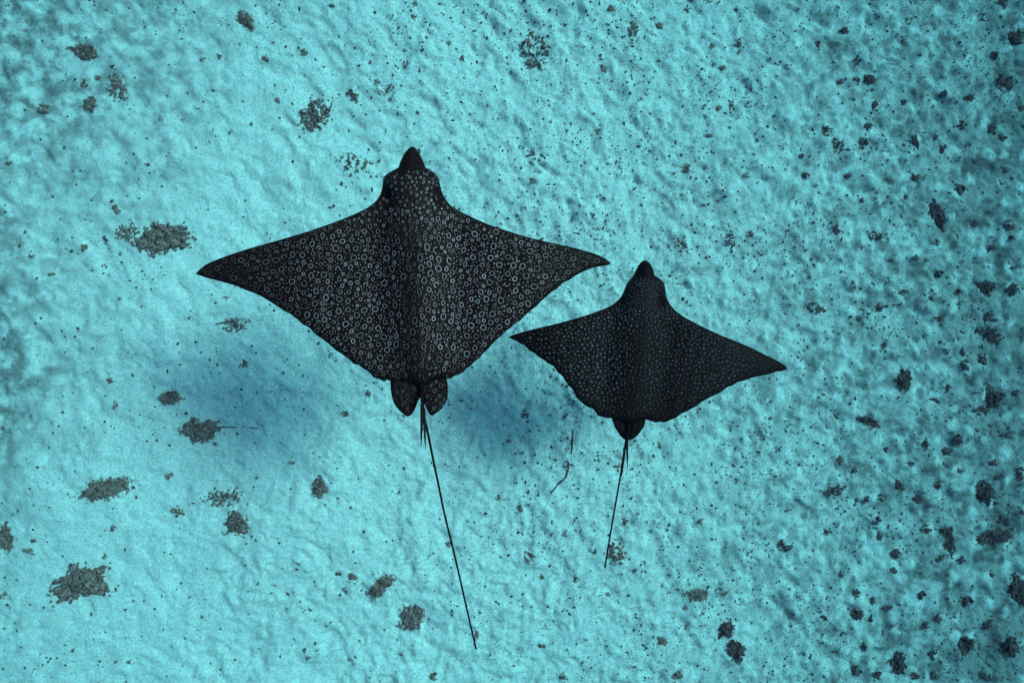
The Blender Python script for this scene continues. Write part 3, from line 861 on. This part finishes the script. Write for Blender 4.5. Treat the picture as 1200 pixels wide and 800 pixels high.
            ST += [tv[k // 2] for k in range(len(vs))]
            for k in range(L2 if arc == 1.0 else L2 - 1):
                a0, a1 = o0 + 2 * k, o0 + 2 * ((k + 1) % L2)
                SF += [(a0, a1, a0 + 1), (a1, a1 + 1, a0 + 1)]
        else:
            vs = [put(x, y)]
            for k in range(7):
                t = th0 + 6.2832 * k / 7; wob = 1 + rs.uniform(-.2, .2)
                vs.append(put(x + math.cos(t) * rx_ * wob, y + math.sin(t) * ry_ * wob))
            if any(p is None for p in vs): continue
            o0 = len(SV); SV += vs; ST += [tone * P['core']] + [tone] * 7
            SF += [(o0, o0 + 1 + k, o0 + 1 + (k + 1) % 7) for k in range(7)]
    SVn = np.array(SV); SF = np.array(SF)
    A, B, Cc = SVn[SF[:, 0]], SVn[SF[:, 1]], SVn[SF[:, 2]]
    up = (B[:, 0] - A[:, 0]) * (Cc[:, 1] - A[:, 1]) - (B[:, 1] - A[:, 1]) * (Cc[:, 0] - A[:, 0]) > 0
    SF = np.where(up[:, None], SF, SF[:, ::-1])
    sme = mesh_from("skin_spots", SVn, F3=SF)
    at = sme.attributes.new("tone", 'FLOAT', 'POINT'); at.data.foreach_set("value", np.clip(np.array(ST), 0, 1).astype(np.float32))
    tag(link("skin_spots", sme, spot_mat, root), None, None, None, "stuff")

    # barbs at the tail root
    for b in P['barbs']:
        bp = np.array(b, float)
        zz = base_z + np.interp(np.linspace(0, 1, len(bp)), [0, 1], [.020, .034])
        pts = unproject(bp, zz)
        V, F, T = tube([p - org for p in pts], [.0070, .0062, .0045, .0012][:len(pts)] if len(pts) == 4 else np.linspace(.007, .0012, len(pts)), 6)
        link("tail_spine", mesh_from("tail_spine", V, F3=T, F4=F), barb_mat, root)
    # small dorsal fin on the tail root
    f0, f1 = np.array(P['dorsal'], float)
    a, b = unproject(np.array([f0, f1]), np.array([base_z + .024, base_z + .028])) - org
    w = np.array([.004, 0, 0])
    V = []; 
    prof = [(0, 0), (.25, .022), (.6, .040), (.95, .046), (1.08, .036), (.98, .012), (1.0, 0)]
    for side in (-1, 1):
        for t, h in prof:
            p = a * (1 - t) + b * t + np.array([0, 0, h]); V.append(p + w * side * (1 - h / .05))
    npf = len(prof)
    F4 = [(i, (i + 1) % npf, npf + (i + 1) % npf, npf + i) for i in range(npf)]
    T = [(0, i, i + 1) for i in range(1, npf - 1)] + [(npf, npf + i + 1, npf + i) for i in range(1, npf - 1)]
    link("dorsal_fin", mesh_from("dorsal_fin", V, F3=T, F4=F4), barb_mat, root)
    # eyes on the sides of the head
    for e in P['eyes']:
        ep = unproject(np.array([e], float), np.array([midplane(np.array([e]))[0] + .012]))[0] - org
        V = ICO2_V * np.array([.012, .017, .014]) + ep
        link("eye", mesh_from("eye", V, F3=ICO2_F), eye_mat, root)
    return root

def smooth_open(P, n_sub=8):
    P = [np.array(p, float) for p in P]; out = []
    for i in range(len(P) - 1):
        p0, p1, p2, p3 = P[max(i - 1, 0)], P[i], P[i + 1], P[min(i + 2, len(P) - 1)]
        for k in range(n_sub):
            t = k / n_sub
            out.append(.5 * ((2 * p1) + (-p0 + p2) * t + (2 * p0 - 5 * p1 + 4 * p2 - p3) * t * t + (-p0 + 3 * p1 - 3 * p2 + p3) * t ** 3))
    out.append(P[-1])
    return np.array(out)

big_disc = [(229,321),(240,310.7),(260.5,301.7),(294,290.5),(332.5,279.7),(366,269.5),(395.4,259),(422.4,247.7),(436,239.5),(444,231),(447.8,220.7),
 (449,209.5),(453,204.4),(460.3,199.7),(467,196.6),(468.7,190.4),(472.6,182),(477.7,175.2),(481.8,172.4),(485.6,172.4),(489.5,176.9),(494,184.8),
 (497.4,192.6),(498.7,196.8),(503.5,198.8),(509.8,203.3),(514.3,209.5),(515.6,216),(518,225),(522,233),(530,242),(550,253),(575,263.8),(605,273.8),
 (630,280.8),(662.5,288),(690,295),(705,300.5),(713,305.8),(714.5,310),(695,313.8),(675,322.5),(652.5,337.5),(635,352.5),(615,370),(598.7,383.5),
 (582.9,397.5),(567.2,413.2),(551.4,427.8),(537.9,438),(523.3,443.6),(505,446),(495,452),(483,449),(470,447),(457,446),(448,445.8),(437.8,441.3),
 (427.7,432.3),(416.5,426.7),(407.5,420),(385,403),(362.5,385.1),(340,368.2),(315,353),(287.5,338.8),(265,331.5),(242.5,325.5)]
big_pelvic = [[(457,438),(457.5,447),(458.3,460.5),(462.6,474),(470.5,483),(478.3,488.1),(485,481.8),(489.6,470.6),(493,462),(494,438)],
              [(494,438),(496,466),(498.6,476.2),(505.3,486.8),(512,483),(517.7,478.5),(522,472),(524.6,464),(525,453.7),(523.3,443.6),(518,436)]]
build_ray(dict(depth=2.93, snout=(483.5, 172), rear=(494.5, 452), half_span=243, lift=.045, droop=.05, roll=-.02, wave=.012,
    disc=big_disc, corners=(0, 14, 23), pelvic=big_pelvic, step=3.3, bend=0.0,
    eye_a=.100, eye_v=.145, spir_a=.112, spir_v=.215, 
    seed=3, line=.72, core=1.0, spots=[(9000, 2.1, 3.4, 4.3, 'ring'), (10000, 1.4, 2.2, 2.6, 'ring'), (18000, .6, 1.0, 1.9, 'dot'), (22000, .4, .65, 1.4, 'dot')],
    tone=lambda u, v, fin: (.08 if u < 0 else .20) if fin else .41 * (.68 + .32 * float(sstep(.16, .36, v))) * (1 - .72 * float(sstep(.30, 1.0, abs(u)))) * (1 - .62 * math.exp(-((u + .035) / .075) ** 2) * float(sstep(.22, .4, v))) * (1 - .35 * float(sstep(.75, .98, v))) * (1.0 if u > 0 else .85),  # flank shade left of the backbone is put into the spot tone
    tail=[(493,425),(494,445),(494.5,462),(496,484),(501,505),(508,540),(516,578),(520.5,600),(535,660),(547.5,715),(558,760)],
    tail_t=[0, .08, .12, .17, .235, .33, .5, 1.0], tail_w=[9.0, 7.6, 6.8, 6.2, 4.2, 3.3, 2.7, 2.1], tail_rise=-.06,
    barbs=[[(494.5,474),(494.3,492),(493.8,508),(493.4,523)], [(496.5,478),(497.4,494),(498,510),(498.5,526)]],
    dorsal=[(494,456),(495.5,474)], eyes=[(452.2,213), (512.0,212.5)]), 'rings',
    "larger black ray with pale ring spots all over its broad back")

small_disc = [(595.3,395.2),(605,391),(627.5,385),(653,379),(680,371.5),(698,365.5),(714.5,358.8),(724.5,351.3),(729.8,344),(732.6,336.5),(735.8,330),(741,324.6),(744.6,317.5),
 (748.0,311.0),(752.8,305.9),(758,305.5),(763.6,311.5),(766.2,318.8),(767.6,323.2),(772.5,325.8),(777.4,331),(780,338.5),(781,347.5),(786,357.5),(797.5,368.6),
 (818,380),(848,394),(874,404.5),(899.7,416.9),(916,425.5),(922.5,432.5),(909,436),(888,441),(864.7,447.7),(846,458.2),(827.3,468.2),(811,478),
 (792.3,488.5),(778.3,494.3),(766.7,494.3),(756.2,491.5),(745,494),(737,497),(728,493),(717,490),(703.7,488.5),(694.3,479.2),(681.5,471.5),(669.8,455.8),
 (659.3,441.8),(650,431.3),(638,422),(626,414.3),(620,409.8),(609.5,401.5)]
small_pelvic = [[(716,480),(717,490),(720,499),(724.7,507.2),(730.5,513.8),(736,515),(738.5,508),(739,480)],
                [(735,480),(734,508),(736.5,515),(742.2,513.8),(746.5,510.3),(750.3,506),(755,499),(756.4,491),(755,480)]]
build_ray(dict(depth=3.60, snout=(755.5, 305), rear=(737, 500), half_span=166, lift=.05, droop=.06, roll=.05, wave=.010,
    disc=small_disc, corners=(0, 18), pelvic=small_pelvic, step=2.5, bend=0.0,
    eye_a=.100, eye_v=.17, spir_a=.110, spir_v=.25, 
    seed=4, line=.8, core=.6, spots=[(18000, 1.05, 1.55, 1.35, 'dot'), (20000, .55, 1.0, 1.1, 'dot')],
    tone=lambda u, v, fin: .03 if fin else (.14 if u < 0 else .085) * (1 - .6 * float(sstep(.45, 1.0, abs(u)))) * (1 - .45 * math.exp(-((u - .01) / .08) ** 2) * float(sstep(.3, .5, v))) * (1 + 1.0 * (1 - float(sstep(.15, .42, v)))) * (1 - .5 * float(sstep(.6, 1.0, v))),
    tail=[(739,475),(737,495),(734.5,513),(731,532),(727.5,555),(721,592),(714.5,630),(708.8,665)],
    tail_t=[0, .14, .22, .33, .5, 1.0], tail_w=[7.5, 5.8, 4.4, 3.0, 2.2, 1.9], tail_rise=-.05,
    barbs=[[(734.6,514),(735,526),(735.2,537),(735.2,548)], [(732,524),(731,536),(729.8,547),(728.5,558)]],
    dorsal=[(736,503),(734,515)], eyes=[(735.8,337), (776.4,336)]), 'dots',
    "smaller black ray with faint small grey dots on its back")
